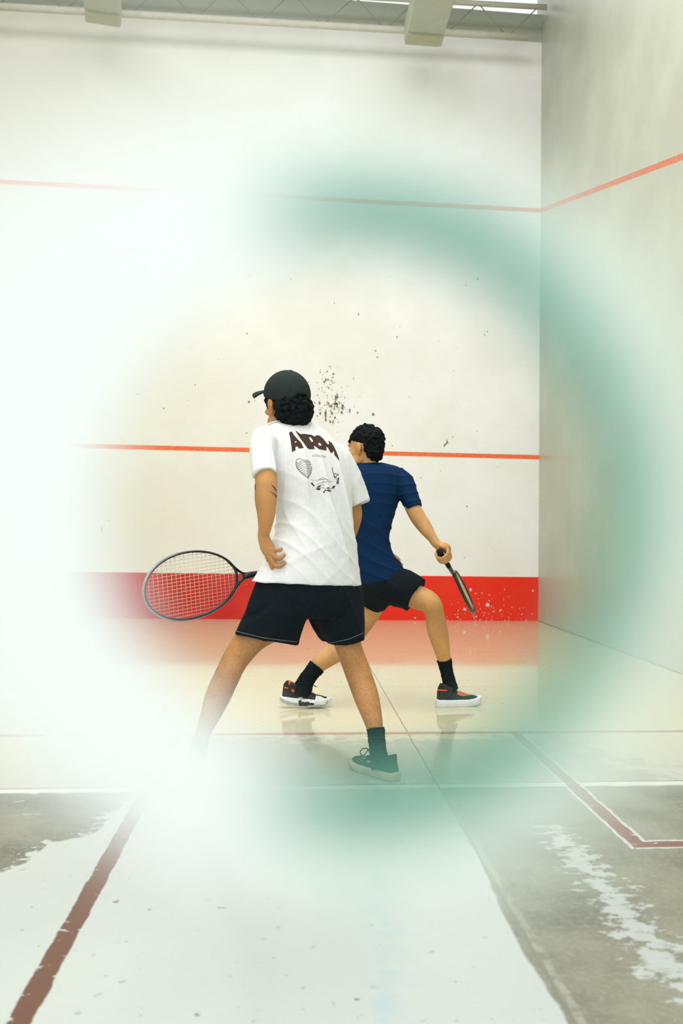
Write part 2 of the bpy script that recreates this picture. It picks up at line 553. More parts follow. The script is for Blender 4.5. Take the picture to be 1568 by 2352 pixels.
def blob(cx, cy, rx, ry, n=9, jag=.45, rot=0):
    out = []
    for k in range(n):
        a = -2 * math.pi * k / n; r = 1 + random.uniform(-jag, jag)
        x, y = rx * r * math.cos(a), ry * r * math.sin(a)
        out.append((cx + x * math.cos(rot) - y * math.sin(rot), cy + x * math.sin(rot) + y * math.cos(rot)))
    return out


def wallpoly(L):
    return [(W(x, y, D).x, W(x, y, D).z) for x, y in L]


chips = []
# traced larger flakes of the cluster beside the cap, (x, y, rx, ry) in the photo
for cx, cy, rx, ry in [(758, 842, 1.2, 2.8), (751, 853, 2, 2.2), (765, 859, 2.4, 3), (764, 867, 1.8, 2.2), (748, 872, 2.2, 3.5), (744, 877, 3, 2.6), (753, 872, 2, 2),
                       (739, 891, 1.5, 1.2), (774, 909, 2.4, 7.5), (770, 920, 1.6, 11), (774, 930, 2.5, 6.5), (779, 925, 1.6, 2.8), (767, 938, 2, 5.5), (748, 950, 2.6, 13), (748, 965, 2.6, 5),
                       (754, 926, 2.4, 3.2), (760, 932, 2.6, 3.2), (768, 928, 4.5, 2), (787, 934, 3, 6), (785, 947, 2.4, 4.5), (803, 944, 2, 4.5), (733, 926, 2, 4.5), (735, 950, 2.4, 3.5),
                       (762, 950, 2.6, 4), (758, 968, 2.5, 3.6), (764, 970, 1.8, 5), (769, 960, 1.8, 4), (821, 948, 1.8, 2.6), (857, 952, 2.6, 3.4), (729, 908, 1.6, 1.4), (722, 925, 1.8, 2), (762, 896, 1.4, 1.4),
                       (728, 955, 1.5, 2.4), (734, 941, 1.6, 1.8), (745, 931, 1.8, 1.6), (797, 887, 1, 1), (826, 912, 1.2, 1.2), (571, 923, 3, 3), (585, 920, 1.2, 1.2), (566, 995, 2, 1.2), (567, 766, 2.2, 1.4),
                       (912, 774, 1.6, 2.2), (1119, 762, 1.6, 2.2), (866, 820, 2.4, 2), (862, 806, 1.6, 2.4), (823, 722, 1.6, 2), (767, 696, 1.4, 1.4), (1097, 640, 1.6, 3), (1070, 655, 1.4, 1.2), (1113, 770, 1.2, 2.4),
                       (448, 884, 1.8, 1.6), (376, 938, 2.2, 2), (315, 905, 1.4, 1.4), (233, 1217, 1.6, 6), (249, 1195, 1.4, 1.6), (966, 1098, 1.2, 1.4), (1072, 1163, 1.8, 1.8), (571, 634, 1.4, 1), (668, 640, 1.2, 1.2),
                       (1039, 1004, 1.2, 1.8), (901, 1024, 1.2, 1.4)]:
    chips.append((wallpoly(blob(cx, cy, rx, ry, 10, .4)), 1))
chips.append((wallpoly([(1025, 1007), (1028, 1014), (1029, 1018), (1024, 1021), (1020, 1027), (1018, 1026), (1020, 1020), (1025, 1017), (1025, 1012)]), 1))
for k in range(120):
    cx = random.gauss(766, 22); cy = random.gauss(932, 24)
    if k % 4 == 0: cx = random.gauss(752, 16); cy = random.gauss(880, 22)
    s = random.uniform(.5, 1.5); chips.append((wallpoly(blob(cx, cy, s, s * random.uniform(.8, 1.8), 7, .4)), 1))
for k in range(90):
    cx = random.uniform(40, 1225); cy = random.uniform(560, 1300); s = random.uniform(.3, .9)
    chips.append((wallpoly(blob(cx, cy, s, s * random.uniform(.8, 2), 7, .4)), 1))
for cx, cy, rx, ry in [(1120, 1390, 4, 4), (1066, 1399, 3, 3), (1080, 1354, 3, 3), (1092, 1363, 1.8, 1.4), (1223, 1357, 1.6, 2.4), (1149, 1401, 1.8, 1.8), (1133, 1405, 1.6, 1.6), (953, 1419, 1.8, 1.6), (1093, 1416, 2, 1.4)]:
    chips.append((wallpoly(blob(cx, cy, rx, ry, 9, .35)), 2))
for k in range(110):
    cx = min(1230, random.gauss(1110, 60)); cy = min(1424, random.gauss(1404, 22)); s = random.uniform(.4, 1.2)
    if cy > 1333: chips.append((wallpoly(blob(cx, cy, s, s, 7, .4)), 2))
for k in range(25):
    chips.append((wallpoly(blob(random.uniform(250, 1000), random.uniform(1335, 1418), .7, .7, 6, .4)), 2))
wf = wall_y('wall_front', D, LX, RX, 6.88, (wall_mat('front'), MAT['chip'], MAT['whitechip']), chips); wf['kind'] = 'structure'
v, f = box((RX + .1, (BY + D + .2) / 2, 3.75), (.2, D + .2 - BY, 7.5))
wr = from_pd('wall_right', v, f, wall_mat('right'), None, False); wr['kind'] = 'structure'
v, f = box((LX - .1, (BY + D + .2) / 2, 3.44), (.2, D + .2 - BY, 6.88))
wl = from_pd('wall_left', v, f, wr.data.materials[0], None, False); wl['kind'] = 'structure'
# corrugated roof
rv = []; rf = []; ncor = 160
for j, y in enumerate((BY, D + .2)):
    for i in range(ncor + 1):
        rv.append(V((LX + (RX - LX) * i / ncor, y, 7.6 + .03 * math.sin(i * math.pi / 2))))
for i in range(ncor): rf.append((i, i + 1, ncor + 2 + i, ncor + 1 + i))
ce = from_pd('ceiling', rv, rf, MAT['roof']); ce['kind'] = 'structure'

# ------------------------------------------------------------------ roof truss and lamp housings
tr = bpy.data.objects.new('roof_truss', None); COL.objects.link(tr)
TD = 9.28
A, B = W(-140, 7, TD), W(1210, 86, TD)
tr.location = (0, 0, 0)
tag(tr, 'cream steel pipe truss with thin zigzag rods along the top of the front wall', 'truss')
wire([A + (B - A) * i / 6 for i in range(7)], .038, 'lower_chord', MAT['rod'], tr, n=16)
A2, B2 = W(-140, -62, TD), W(1255, 17, TD)
wire([A2 + (B2 - A2) * i / 6 for i in range(7)], .030, 'upper_chord', MAT['rod'], tr, n=16)
nodes = []
x = 1227; top = True; zz = []
xs = [1235 - 73.5 * i for i in range(18)]
for i, xx in enumerate(xs):
    t = (xx + 140) / 1350; t2 = (xx + 140) / 1395
    p = A2 + (B2 - A2) * t2 if i % 2 == 0 else A + (B - A) * t
    zz.append(p)
for i in range(len(zz) - 1):
    wire([zz[i], zz[i + 1]], .0075, 'web_rod', MAT['thinrod'], tr, n=8)


def lamp(x0, x1, ye, zoff, length, label, yaw):
    a, c = W(x0, ye, 9.05), W(x1, ye, 9.05); w = (c - a).length; mid = (a + c) / 2
    root = bpy.data.objects.new('lamp_housing', None); COL.objects.link(root)
    root.location = mid; root.rotation_euler = (0, 0, yaw); tag(root, label, 'lamp', 'enamelled housings under the roof truss')
    # trough-shaped body along -y, bottom slightly narrower, rounded far end
    prof = [(-w / 2, .03), (-w / 2 + .015, 0), (w / 2 - .015, 0), (w / 2, .03), (w / 2, .20), (w / 2 - .05, .24), (-w / 2 + .05, .24), (-w / 2, .20)]
    ys = [-length, -.02, .02, .05, .07]; sc = [1, 1, .985, .95, .88]; vs = []; fs = []
    for y, s in zip(ys, sc):
        for px, pz in prof: vs.append(V((px * s, y, .12 + (pz - .12) * s)))
    n = len(prof)
    for i in range(len(ys) - 1):
        for k in range(n): fs.append((i * n + k, i * n + (k + 1) % n, (i + 1) * n + (k + 1) % n, (i + 1) * n + k))
    fs.append(tuple(range(n))[::-1]); fs.append(tuple((len(ys) - 1) * n + k for k in range(n)))
    from_pd('housing', vs, fs, MAT['beam'], root, False)
    v1, f1 = box((0, -.10, -.012), (w * .96, .18, .024)); from_pd('end_cap', v1, f1, MAT['beam_end'], root, False)
    for y in (-.2, -length + .2):
        v1, f1 = box((-w / 2 + .04, y, .24 + .55), (.03, .03, 1.12)); v2, f2 = box((w / 2 - .04, y, .24 + .55), (.03, .03, 1.12))
        from_pd('hanger', *merge([(v1, f1)]), MAT['thinrod'], root, False); from_pd('hanger', *merge([(v2, f2)]), MAT['thinrod'], root, False)
    return root


lamp(928, 1014, 100, 0, 2.2, 'long enamelled lamp housing hanging across the pipes near the right corner', 0)
lamp(196, 278, 52, 0, 2.2, 'long enamelled lamp housing at the upper left, blurred by the pale haze', math.radians(9))


# ------------------------------------------------------------------ figures: shared pieces
def head_frame(origin, face, up=(0, 0, 1), scale=1.0):
    f = V(face).normalized(); u = V(up).normalized(); l = u.cross(f).normalized(); u = f.cross(l).normalized()
    M = Matrix((f, l, u)).transposed().to_4x4()
    return Matrix.Translation(origin) @ M @ Matrix.Scale(scale, 4)


def add_head(vol, M):
    e = lambda c, r: vol.ell(M, c, r, 20, 14)
    e((-.008, 0, .035), (.098, .076, .088)); e((.035, 0, -.01), (.060, .062, .085)); e((.025, 0, -.055), (.058, .055, .055))
    e((.066, 0, -.092), (.024, .028, .020)); e((.082, 0, .030), (.016, .050, .014))
    e((.094, 0, -.012), (.013, .010, .026)); e((.098, 0, -.026), (.012, .014, .010))
    e((.086, 0, -.060), (.014, .026, .007)); e((.084, 0, -.072), (.013, .023, .007))
    for s in (-1, 1):
        e((.060, s * .045, -.022), (.028, .018, .016))
        e((.0, s * .076, -.012), (.017, .011, .033)); e((-.007, s * .085, -.004), (.018, .006, .026)); e((.004, s * .079, -.036), (.008, .006, .012))
        e((.030, s * .050, -.065), (.040, .014, .028))


def add_eyes(M, parent):
    for s in (-1, 1):
        vo = Vol(); vo.ell(M, (.080, s * .031, .006), (.012, .014, .009), 12, 8)
        from_pd('eye', vo.v, vo.f, MAT['eye'], parent)


def fist(vol, P, A, B, r=.0205, n=4, fr=.0085, palm=True):
    """hand closed around a handle: P centre on the handle axis, A axis, B direction of the back of the hand"""
    A = A.normalized(); B = (B - A * B.dot(A)).normalized(); Cc = A.cross(B)
    R = r + fr + .0005
    for k in range(n):
        o = P + A * ((k - (n - 1) / 2) * .0195)
        pts = []
        kr = 1.0
        for a, rr in ((20, R + .014), (60, R + .010), (105, R + .002), (150, R), (200, R), (245, R)):
            t = math.radians(a); pts.append(o + (B * math.cos(t) + Cc * math.sin(t)) * rr * kr)
        vol.tube(pts, [fr * 1.15, fr * 1.15, fr, fr, fr * .95, fr * .85], sub=4, n=12)
    # palm / back of the hand
    vol.tube([P + B * (R + .006) - A * .038 - Cc * .004, P + B * (R + .011) - A * .012, P + B * (R + .011) + A * .015, P + B * (R + .006) + A * .034], [.022, .028, .027, .02], [.62] * 4, ref=B, n=16)
    vol.tube([P + B * (R + .003) - Cc * .018 - A * .03, P - Cc * (R + .004) - A * .005 + B * .006, P - Cc * (R - .001) + A * .022 - B * .010, P - Cc * (R - .009) + A * .036 - B * (.022)], [.013, .012, .010, .0085], sub=4, n=12)


def finger(vol, L, r=.0085):
    pts = [W(*q) for q in L]; n = len(pts)
    vol.tube(pts, [r * (1.08 - .22 * i / (n - 1)) for i in range(n)], sub=4, n=12)


def folds(amp, dirs):
    """cloth folds: ridges along given directions, modulated"""
    def f(co, no):
        out = np.zeros(len(co))
        for (kx, ky, kz, ph, wgt, wob) in dirs:
            ph2 = kx * co[:, 0] + ky * co[:, 1] + kz * co[:, 2] + ph + wob * np.sin(7.3 * co[:, 2] + 3.1 * co[:, 0] + ph) + .7 * wob * np.sin(11.7 * co[:, 0] - 5.0 * co[:, 2])
            s = np.sin(ph2); m = .5 + .5 * np.sin(4.1 * co[:, 0] + 5.7 * co[:, 2] + ph * 2.3)
            out += wgt * (1 - np.abs(s)) ** 2 * m
        return amp * (out - out.mean())
    return f


def sphere_hair(vol, M, region, count, rad, seed, jitter=.004, ctr=(-.01, 0, .03), R=(.100, .082, .092)):
    rr = random.Random(seed); k = 0; i = 0
    while k < count and i < count * 40:
        i += 1
        d = V((rr.gauss(0, 1), rr.gauss(0, 1), rr.gauss(0, 1))).normalized()
        p = V((ctr[0] + d.x * R[0], ctr[1] + d.y * R[1], ctr[2] + d.z * R[2]))
        if not region(p): continue
        q = rr.uniform(rad * .6, rad)
        p += d * rr.uniform(-jitter, jitter)
        vol.ell(M, tuple(p), (q, q, q * rr.uniform(.8, 1.3)), 8, 6); k += 1


def frame3(heel, toe, up=(0, 0, 1)):
    x = (toe - heel).normalized(); y = V(up).cross(x).normalized(); z = x.cross(y).normalized()
    return Matrix.Translation(heel) @ Matrix((x, y, z)).transposed().to_4x4()


def shoe(name, M, L, parent, sole_mat, upper_mat, sole_h, high, flare=1.0, toe_spring=.012, collar_lean=0.0):
    """sneaker lofted heel-to-toe in its own frame: x forward, y side, z up"""
    root = bpy.data.objects.new(name, None); COL.objects.link(root); root.parent = parent
    so = Vol(); up = Vol()
    st = [(-.012, .016, 0), (0, .030, 0), (.03, .036, 0), (.08, .036, 0), (.14, .039, 0), (.19, .046, 0), (.235, .044, .004), (.265, .034, .010), (.283, .018, .014)]
    rs = []
    for x, w, z in st:
        x *= L / .28; w *= flare; z *= toe_spring / .012; h = sole_h * (1 if x > .05 else 1.05)
        rs.append((x, w, z, h))
    ring = []
    for x, w, z, h in rs:
        ring.append([M @ V((x, -w, z + h)), M @ V((x, -w * 1.03, z + h * .5)), M @ V((x, -w * .92, z)), M @ V((x, w * .92, z)), M @ V((x, w * 1.03, z + h * .5)), M @ V((x, w, z + h))])
    b = 0
    for rg in ring: so.v += rg
    n = 6
    for i in range(len(ring) - 1):
        for k in range(n): so.f.append((i * n + k, i * n + (k + 1) % n, (i + 1) * n + (k + 1) % n, (i + 1) * n + k))
    so.f.append(tuple(range(n))[::-1]); so.f.append(tuple((len(ring) - 1) * n + k for k in range(n)))
    # upper: half-ellipse sections
    us = [(.000, .020, .052 + high * 1.4), (.010, .027, .062 + high * 1.8), (.045, .031, .056 + high * 1.8), (.085, .032, .062 + high * 1.2), (.115, .034, .064), (.150, .036, .056), (.190, .040, .042), (.230, .038, .034), (.258, .028, .026), (.272, .014, .016)]
    n = 18; base = len(up.v); m = 0
    for x, w, h in us:
        x *= L / .28; w *= flare; z0 = sole_h * .6 + max(0, (x - .2)) * toe_spring * 6
        for k in range(n):
            a = 2 * math.pi * k / n; yy = math.cos(a) * w; zz = math.sin(a)
            zz = zz * h if zz > 0 else zz * .012
            up.v.append(M @ V((x, yy * (1 - .18 * max(0, math.sin(a)) ** 3), z0 + zz)))
        m += 1
    for i in range(m - 1):
        for k in range(n): up.f.append((base + i * n + k, base + i * n + (k + 1) % n, base + (i + 1) * n + (k + 1) % n, base + (i + 1) * n + k))
    up.f.append(tuple(base + k for k in range(n))[::-1]); up.f.append(tuple(base + (m - 1) * n + k for k in range(n)))
    up.tube([M @ V((.045, 0, .05)), M @ V((.048 + collar_lean * .5, 0, .066 + high * 1.4)), M @ V((.052 + collar_lean, 0, .074 + high * 2))], [.034, .037, .038], [1.15] * 3, ref=(M.to_3x3() @ V((1, 0, 0))), n=20, cap=False)
    o1 = so.build('sole', sole_mat, root, .003, 2); o2 = up.build('upper', upper_mat, root, .003, 3)
    return root, o1, o2


def sock(parent, L, mat):
    vo = Vol(); vo.limb(L, cap=False, sub=8, n=24)

    def rib(co, no): return .0008 * np.sin(co[:, 2] * 520) + .0016 * np.maximum(0, np.sin(co[:, 2] * 150 + 3 * co[:, 0])) ** 3
    return vo.build('sock', mat, parent, .003, 2, rib)


# ------------------------------------------------------------------ racket
def racket(butt, tip, side, head_len, head_w, length, label, frame_mat, string_mat, gut=.0014, tipgrey=False, beam=.0085, nm=16, nc=19):
    Y = (tip - butt).normalized(); X = (side - Y * side.dot(Y)).normalized(); Z = X.cross(Y)
    root = bpy.data.objects.new('racket', None); COL.objects.link(root)
    root.matrix_world = Matrix.Translation(butt) @ Matrix((X, Y, Z)).transposed().to_4x4()
    tag(root, label, 'racket')
    a, b = head_w / 2, head_len / 2; cy = length - b

    def el(t):  # slightly egg shaped head
        return V((a * math.sin(t) * (1 + .05 * math.cos(t)), cy + b * math.cos(t), 0))
    N = 72

    def flat_tube(pts, rx, rz, closed):
        vs = []; fs = []; m = len(pts); n = 10
        for i, p in enumerate(pts):
            t = (pts[(i + 1) % m] - pts[i - 1]) if closed else (pts[min(i + 1, m - 1)] - pts[max(i - 1, 0)])
            t.normalize(); s = V((t.y, -t.x, 0))
            r1 = rx[i] if isinstance(rx, list) else rx; r2 = rz[i] if isinstance(rz, list) else rz
            for k in range(n):
                q = 2 * math.pi * k / n; vs.append(p + s * math.cos(q) * r1 + V((0, 0, 1)) * math.sin(q) * r2)
        for i in range(m if closed else m - 1):
            j = (i + 1) % m
            for k in range(n): fs.append((i * n + k, i * n + (k + 1) % n, j * n + (k + 1) % n, j * n + k))
        if not closed:
            fs.append(tuple(range(n))[::-1]); fs.append(tuple((m - 1) * n + k for k in range(n)))
        return vs, fs
    hoop = flat_tube([el(2 * math.pi * i / N) for i in range(N)], .0047, beam, True)
    hp = from_pd('frame', *hoop, frame_mat, root)
    if tipgrey:
        bump = flat_tube([el(2 * math.pi * i / N) * 1.0 + V((math.sin(2 * math.pi * i / N), math.cos(2 * math.pi * i / N), 0)) * .003 for i in range(-36, 16)], .0052, beam * .8, False)
        o = from_pd('bumper_guard', *bump, MAT['frame_grey'], root)
        o['label'] = 'worn grey bumper guard'
    th = []
    for s in (-1, 1):
        t0 = math.pi - s * .62; p0 = el(t0); g = []
        for i in range(13):
            u = i / 12; p1 = V((s * .010, .27 * length / .69, 0))
            q = p0.lerp(p1, u); q.x = p0.x * (1 - u) ** 1.35 + p1.x * (1 - (1 - u) ** 1.35)
            g.append(q)
        th.append(flat_tube(g, .0055, beam, False))
    from_pd('throat', *merge(th), frame_mat, root)
    from_pd('shaft', *flat_tube([V((0, y, 0)) for y in (.16, .2, .24, .285)], [.013, .013, .0135, .015], [.012, .012, .012, .011], False), frame_mat, root)
    gp = []
    for i in range(40):
        y = .012 + i * (.195 - .012) / 39; gp.append((V((0, y, 0)), .0155 + .0007 * math.sin(i * 1.6)))
    from_pd('grip', *flat_tube([p for p, _ in gp], [r for _, r in gp], [r * .88 for _, r in gp], False), MAT['grip'], root)
    from_pd('butt_cap', *flat_tube([V((0, y, 0)) for y in (-.001, .003, .012, .02)], [.015, .0185, .0185, .0155], [.0135, .0165, .0165, .014], False), MAT['grip'], root)
    st = []
    for i in range(nm):
        x = (i - (nm - 1) / 2) / (nm / 2) * a * .95; h = b * math.sqrt(max(0, 1 - (x / a) ** 2)) * .985
        st.append(wire([V((x, cy - h, 0)), V((x, cy + h, 0))], gut / 2, n=5))
    for i in range(nc):
        y = (i - (nc - 1) / 2) / (nc / 2) * b * .95; h = a * math.sqrt(max(0, 1 - (y / b) ** 2)) * .985
        st.append(wire([V((-h, cy + y, .0008)), V((h, cy + y, .0008))], gut / 2, n=5))
    from_pd('string_bed', *merge(st), string_mat, root)
    return root


# ================================================================== PLAYER IN THE WHITE SHIRT
b1 = Vol()
H1 = head_frame(W(658, 929, 3.68), (-.545, .835, -.08), (-.08, .05, 1))
add_head(b1, H1)
b1.limb([(655, 950, 3.68, 28), (661, 985, 3.68, 30), (668, 1015, 3.66, 34)])
b1.slabs([(640, 985, 705, 985, 3.65, 3.71, .045), (612, 1005, 750, 1010, 3.58, 3.74, .06), (612, 1050, 765, 1050, 3.58, 3.74, .085), (640, 1120, 780, 1120, 3.57, 3.73, .09),
          (655, 1220, 785, 1220, 3.54, 3.68, .085), (640, 1300, 790, 1300, 3.52, 3.66, .09), (618, 1360, 798, 1360, 3.52, 3.66, .09), (645, 1400, 780, 1405, 3.54, 3.66, .07)])
b1.limb([(616, 1018, 3.54, 18), (611, 1050, 3.50, 20), (611, 1085, 3.465, 24), (610, 1140, 3.43, 25.5, .9), (611, 1180, 3.43, 21, .9), (608, 1212, 3.44, 15.5, .8), (605, 1230, 3.45, 13.5, .7), (610, 1248, 3.45, 15.5, .55), (617, 1264, 3.45, 16.5, .5), (622, 1276, 3.45, 12, .5)])
finger(b1, [(617, 1276, 3.45), (622, 1296, 3.45), (629, 1314, 3.455), (640, 1330, 3.465)], .0088)
finger(b1, [(620, 1280, 3.445), (631, 1298, 3.435), (643, 1299, 3.43), (652, 1293, 3.435)], .0104)
finger(b1, [(624, 1272, 3.44), (637, 1282, 3.43), (646, 1280, 3.425), (652, 1275, 3.43)], .0098)
finger(b1, [(624, 1262, 3.44), (636, 1264, 3.435), (644, 1263, 3.43), (646, 1260, 3.435)], .0080)
finger(b1, [(608, 1254, 3.455), (612, 1274, 3.475), (616, 1288, 3.485), (622, 1299, 3.49)], .0088)
b1.limb([(772, 1040, 3.74, 18), (798, 1105, 3.78, 20), (812, 1165, 3.80, 18), (810, 1196, 3.82, 19), (790, 1243, 3.88, 18), (752, 1280, 3.90, 15), (730, 1289, 3.93, 12.5, .8)])
RB1, RT1 = W(690, 1301, 3.86), W(331, 1362, 3.46)
ax1 = (RT1 - RB1).normalized()
back1 = V((.25, .35, .5)).normalized()
fist(b1, RB1 + ax1 * .07, ax1, back1)
hp1 = RB1 + ax1 * .07 + (back1 - ax1 * back1.dot(ax1)).normalized() * .040
b1.tube([W(750, 1283, 3.90), W(728, 1290, 3.93), hp1 - ax1 * .035 + (hp1 - RB1 - ax1 * .07) * .35, hp1], [.024, .021, .024, .024], [.8, .8, .6, .55])
b1.limb([(662, 1370, 3.58, 44), (626, 1425, 3.57, 42), (578, 1464, 3.56, 36), (541, 1514, 3.56, 30), (520, 1556, 3.54, 29), (500, 1600, 3.52, 28.5), (481, 1648, 3.50, 22), (463, 1692, 3.49, 15.5), (454, 1730, 3.48, 14), (448, 1765, 3.48, 15)])
b1.limb([(762, 1370, 3.63, 42), (785, 1430, 3.66, 36), (799, 1482, 3.67, 30), (820, 1540, 3.67, 29.5), (841, 1600, 3.62, 28.5), (855, 1648, 3.58, 22.5), (862, 1680, 3.56, 18), (867, 1720, 3.54, 16.5), (872, 1758, 3.52, 17)])
P1 = b1.build('person', MAT['skin1'], None, .0036, 3)
tag(P1, 'person in a black cap, printed white t-shirt and black shorts, lunging wide with back turned', 'person')
add_eyes(H1, P1)
# hair
h1 = Vol()
h1.ell(H1, (-.036, 0, .0), (.074, .076, .080)); h1.ell(H1, (-.020, 0, .035), (.0935, .080, .082)); h1.ell(H1, (-.060, 0, -.050), (.052, .062, .045))
sphere_hair(h1, H1, lambda p: p.x < -.022 and p.z < .01, 620, .0115, 3, .009, (-.046, 0, -.030), (.066, .074, .070))
sphere_hair(h1, H1, lambda p: .0 < p.x < .06 and abs(p.y) > .06 and -.002 < p.z < .045, 60, .010, 4, .003, (0, 0, .02), (.09, .078, .08))
for s in (-1, 1): h1.ell(H1, (.028, s * .070, .008), (.014, .010, .030))
h1.build('hair', MAT['hair'], P1, .003, 1)
# cap
capM = H1 @ Matrix.Translation((-.008, 0, .040)) @ Matrix.Rotation(math.radians(21), 4, 'Y').inverted()
vs = []; fs = []; n = 48; m = 16; cr_ = (.109, .089, .098)


def cap_pt(a, t):
    # six shallow panels
    seam = 1 - .012 * abs(math.cos(3 * a)) ** 12
    flat = 1.0 - .05 * max(0, math.cos(a)) * math.sin(t) ** 2
    return V((cr_[0] * math.sin(t) * math.cos(a) * seam, cr_[1] * math.sin(t) * math.sin(a) * seam, cr_[2] * math.cos(t) * flat))


for i in range(m + 1):
    t = math.radians(2 + i * (103 - 2) / m)
    for k in range(n): vs.append(capM @ cap_pt(2 * math.pi * k / n, t))
for i in range(m):
    for k in range(n):
        ang = abs(((k + .5) / n * 360 + 180) % 360 - 180)
        if i >= m - 4 and ang > 163 - (i - m + 4) * 3: continue      # opening above the strap
        fs.append((i * n + k, (i + 1) * n + k, (i + 1) * n + (k + 1) % n, i * n + (k + 1) % n))
fs.append(tuple(range(n)))
cap = from_pd('cap', vs, fs, MAT['cap'], P1)
sd = cap.modifiers.new('t', 'SOLIDIFY'); sd.thickness = .003; sd.offset = 1
vs = []; fs = []
for i in range(9):
    u = i / 8
    for k in range(21):
        a = math.radians(-62 + 124 * k / 20)
        c0 = V((cr_[0] * math.cos(a) * .97, cr_[1] * math.sin(a) * .97, -.004))
        ext = .080 * math.cos(a * .95) ** .7
        p = c0 + V((ext * u * math.cos(a * .4), ext * u * math.sin(a * .4), -.006 * u - .022 * (math.sin(a) ** 2) * u - .012 * u * u))
        vs.append(capM @ p)
for i in range(8):
    for k in range(20): fs.append((i * 21 + k, (i + 1) * 21 + k, (i + 1) * 21 + k + 1, i * 21 + k + 1))
br = from_pd('brim', vs, fs, MAT['cap'], cap); sd = br.modifiers.new('t', 'SOLIDIFY'); sd.thickness = .005; sd.offset = 0
vo = Vol(); vo.ell(capM, (0, 0, cr_[2] + .001), (.0085, .0085, .0045), 12, 8); from_pd('button', vo.v, vo.f, MAT['cap'], cap)
pts = [capM @ V((-cr_[0] * math.cos(math.radians(a)) * 1.02, cr_[1] * math.sin(math.radians(a)) * 1.02, -.010)) for a in range(-24, 25, 4)]
vs = []; fs = []
uz = (capM.to_3x3() @ V((0, 0, 1))).normalized()
for p in pts: vs += [p + uz * .008, p - uz * .008]
for i in range(len(pts) - 1): fs.append((2 * i, 2 * i + 1, 2 * i + 3, 2 * i + 2))
stp = from_pd('strap', vs, fs, MAT['cap'], cap); sd = stp.modifiers.new('t', 'SOLIDIFY'); sd.thickness = .003
q = capM @ V((-cr_[0] * 1.02, .0, -.010))
wire([q, q + (W(722, 921, 3.68) - W(706, 924, 3.68)) * .6, q + (W(722, 921, 3.68) - W(706, 924, 3.68)) * .95 - uz * .006, q - uz * .008 + (W(722, 921, 3.68) - W(706, 924, 3.68)) * .4], .0035, 'strap_tail', MAT['cap'], cap, n=8)

# white t-shirt
s1 = Vol()
s1.slabs([(622, 968, 712, 966, 3.63, 3.72, .050), (612, 974, 726, 976, 3.61, 3.74, .064), (594, 988, 745, 990, 3.58, 3.76, .085), (585, 1008, 764, 1010, 3.555, 3.775, .105), (588, 1035, 779, 1035, 3.55, 3.785, .122), (596, 1070, 793, 1068, 3.545, 3.785, .130),
          (612, 1110, 803, 1108, 3.54, 3.78, .130), (630, 1160, 807, 1158, 3.54, 3.765, .126), (634, 1200, 810, 1200, 3.53, 3.74, .122), (624, 1240, 814, 1240, 3.51, 3.72, .122), (604, 1285, 819, 1285, 3.49, 3.705, .126), (588, 1318, 824, 1320, 3.475, 3.70, .130), (576, 1336, 828, 1344, 3.47, 3.70, .132)], n=56)
s1.limb([(608, 1006, 3.54, 30), (604, 1030, 3.52, 31, 1.1), (604, 1060, 3.49, 29.5, 1.15), (609, 1092, 3.46, 27.5, 1.2)], cap=False)
s1.limb([(604, 1005, 3.55, 26), (604, 1012, 3.54, 28)], cap=True)
s1.limb([(744, 1030, 3.74, 22), (772, 1048, 3.755, 30), (785, 1070, 3.765, 33), (802, 1108, 3.78, 32, 1.1), (823, 1158, 3.785, 25, 1.2)], cap=False)
fd1 = folds(.011, [(34, 22, 9, .4, 1.0, 1.0), (18, 12, -24, 1.9, .8, 1.2), (-22, -14, -34, 4.0, .6, 1.0)])


def fd1b(co, no):
    # folds fade to nothing at the shoulders and the print
    z = co[:, 2]; k = np.clip((1.33 - z) / .18, .12, 1) * np.clip((z - .80) / .05, .4, 1)
    return fd1(co, no) * k


TS1 = s1.build('t_shirt', MAT['cotton'], P1, .0045, 3, fd1b)
# collar rib
cb = bvh_of(TS1)
pc = [(613, 974), (620, 970), (634, 966), (650, 964), (668, 963.5), (686, 966), (700, 969), (714, 974)]
K = lambda L, o, s: [(o[0] + x / s, o[1] + y / s) for x, y in L]
Z = lambda L: K(L, (640, 970), 9.8)
ink = [
    [Z([(230, 235), (290, 205), (340, 290), (440, 400), (500, 460), (560, 578), (445, 590), (425, 540), (370, 560), (375, 630), (300, 668), (285, 540), (262, 390)]), Z([(352, 430), (392, 425), (405, 455), (362, 462)])],
    [Z([(375, 190), (405, 205), (445, 240), (490, 270), (560, 262), (640, 272), (740, 285), (800, 325), (840, 295), (915, 300), (990, 365), (1060, 450), (1095, 495), (1130, 500), (1115, 410), (1190, 470), (1245, 560), (1290, 660), (1330, 760), (1362, 855), (1345, 850), (1300, 790), (1250, 735), (1235, 640), (1190, 690), (1165, 688), (1105, 570), (1062, 545), (1072, 636), (900, 605), (850, 560), (780, 520), (805, 602), (690, 608), (640, 578), (560, 465), (470, 350), (420, 270)]),
     Z([(672, 340), (715, 332), (780, 432), (735, 446)]), Z([(874, 475), (925, 460), (965, 520), (912, 532)])],
]
fine = []
